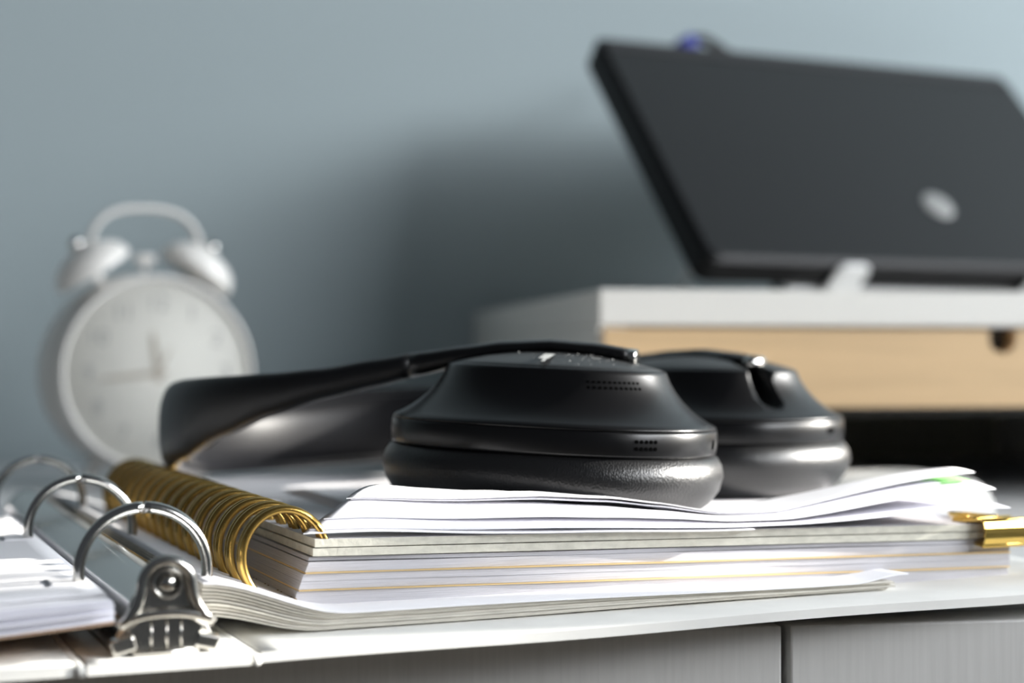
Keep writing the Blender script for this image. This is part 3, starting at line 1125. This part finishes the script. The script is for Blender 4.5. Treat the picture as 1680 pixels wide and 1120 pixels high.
def hold_tab(a):
    """lip in front of the laptop edge"""
    Ft = FL.at(a, 0, 0)
    out = [(x - 10, y) for x, y in rrect(20, LT + 4.2, 5)]
    g = Geo()
    rings = []
    for yy in (-3.6, -1.0):
        rings.append([Ft.pt(x, yy, y - LT - 3.4) for x, y in out])
    g.loft(rings, smooth=False)
    build('tab', g, M_stand, stand, bevel=.5)


hold_tab(90)
hold_tab(224)
low = FL.pt(0, -3.6, -LT - 3.4)
hb = low - Vector((0, 0, 0))
fz = hb.z
Fq = Frame(Vector((B.x, B.y, 0)), FLh.x, FLh.y, FLh.z)
yb = (low - Fq.o).dot(FLh.y)
build('base_plate', Geo().box(Fq, 62, 238, yb - 4, yb + 150, TOPZ + 1.6, TOPZ + 4.4), M_stand, stand, bevel=.8)
for a in (78, 222):
    build('strut', Geo().tube([Fq.pt(a, yb + 140, TOPZ + 3), FL.pt(a, 112, -LT - 2)], 3.0, 10), M_stand, stand)
    build('lower_bracket', Geo().tube([Fq.pt(a, yb + 1, TOPZ + 2.5), FL.pt(a, -1.5, -LT - 1.5)], 2.6, 10), M_stand, stand)
for a in (68, 108, 150, 192, 232):
    build('rubber_foot', Geo().lathe(Frame(Fq.pt(a, yb + 3, TOPZ), FLh.x, FLh.y, FLh.z), [(4.2, 0), (4.2, 1.7)], 16, 'z'), M_rubber, stand)

# ------------------------------------------------------------------ cable with a blue plug arching over the laptop
cable = thing('cable', 'black cable with a blue plug arching above the laptop top edge', 'cable', (120, 1050, RT))
key = [(165, 1045, RT + 3), (150, 1042, 150), (122, 1036, 205), (101, 1030, 236), (103, 1028, 251), (112, 1028, 257), (122, 1030, 254), (140, 1034, 241), (168, 1040, 212), (196, 1050, 160), (205, 1055, RT + 3)]


def catmull(pts, n=8):
    pts = [Vector(p) for p in pts]
    out = []
    for i in range(len(pts) - 1):
        p0, p1, p2, p3 = pts[max(i - 1, 0)], pts[i], pts[i + 1], pts[min(i + 2, len(pts) - 1)]
        for k in range(n):
            t = k / n
            out.append(.5 * ((2 * p1) + (p2 - p0) * t + (2 * p0 - 5 * p1 + 4 * p2 - p3) * t * t + (3 * p1 - p0 - 3 * p2 + p3) * t ** 3))
    out.append(pts[-1])
    return out


build('cord', Geo().tube(catmull(key), 3.0, 12), M_cable, cable)
build('plug', Geo().tube([(97, 1026.5, 247), (103, 1026, 252.5), (110, 1026, 256.5)], [4.6, 5.0, 4.6], 14), M_blue, cable)

# ------------------------------------------------------------------ pale mouse behind the farther ear cup
FM = yaw_frame((140, 640, 0), 20)
mouse = thing('computer_mouse', 'pale rounded computer mouse half hidden behind the farther ear cup', 'mouse', FM.pt(0, 0, 0))
prof = [(.86, 0), (.96, 2), (1.0, 6), (.985, 11), (.93, 15.5), (.82, 18.8), (.62, 21.2), (.36, 22.4), (.02, 22.8)]
rings = []
for q, z in prof:
    rings.append([FM.pt(math.copysign(abs(math.cos(t)) ** .8, math.cos(t)) * 42 * q, math.copysign(abs(math.sin(t)) ** .85, math.sin(t)) * 29 * q, z)
                  for t in [2 * math.pi * k / 40 for k in range(40)]])
build('shell', Geo().loft(rings), M_mouse, mouse)
build('scroll_wheel', Geo().lathe(Frame(FM.pt(-22, 0, 17.5), FM.x, FM.y, FM.z), [(.3, -3), (5, -2.8), (5, 2.8), (.3, 3)], 20, 'y'), M_rubber, mouse)
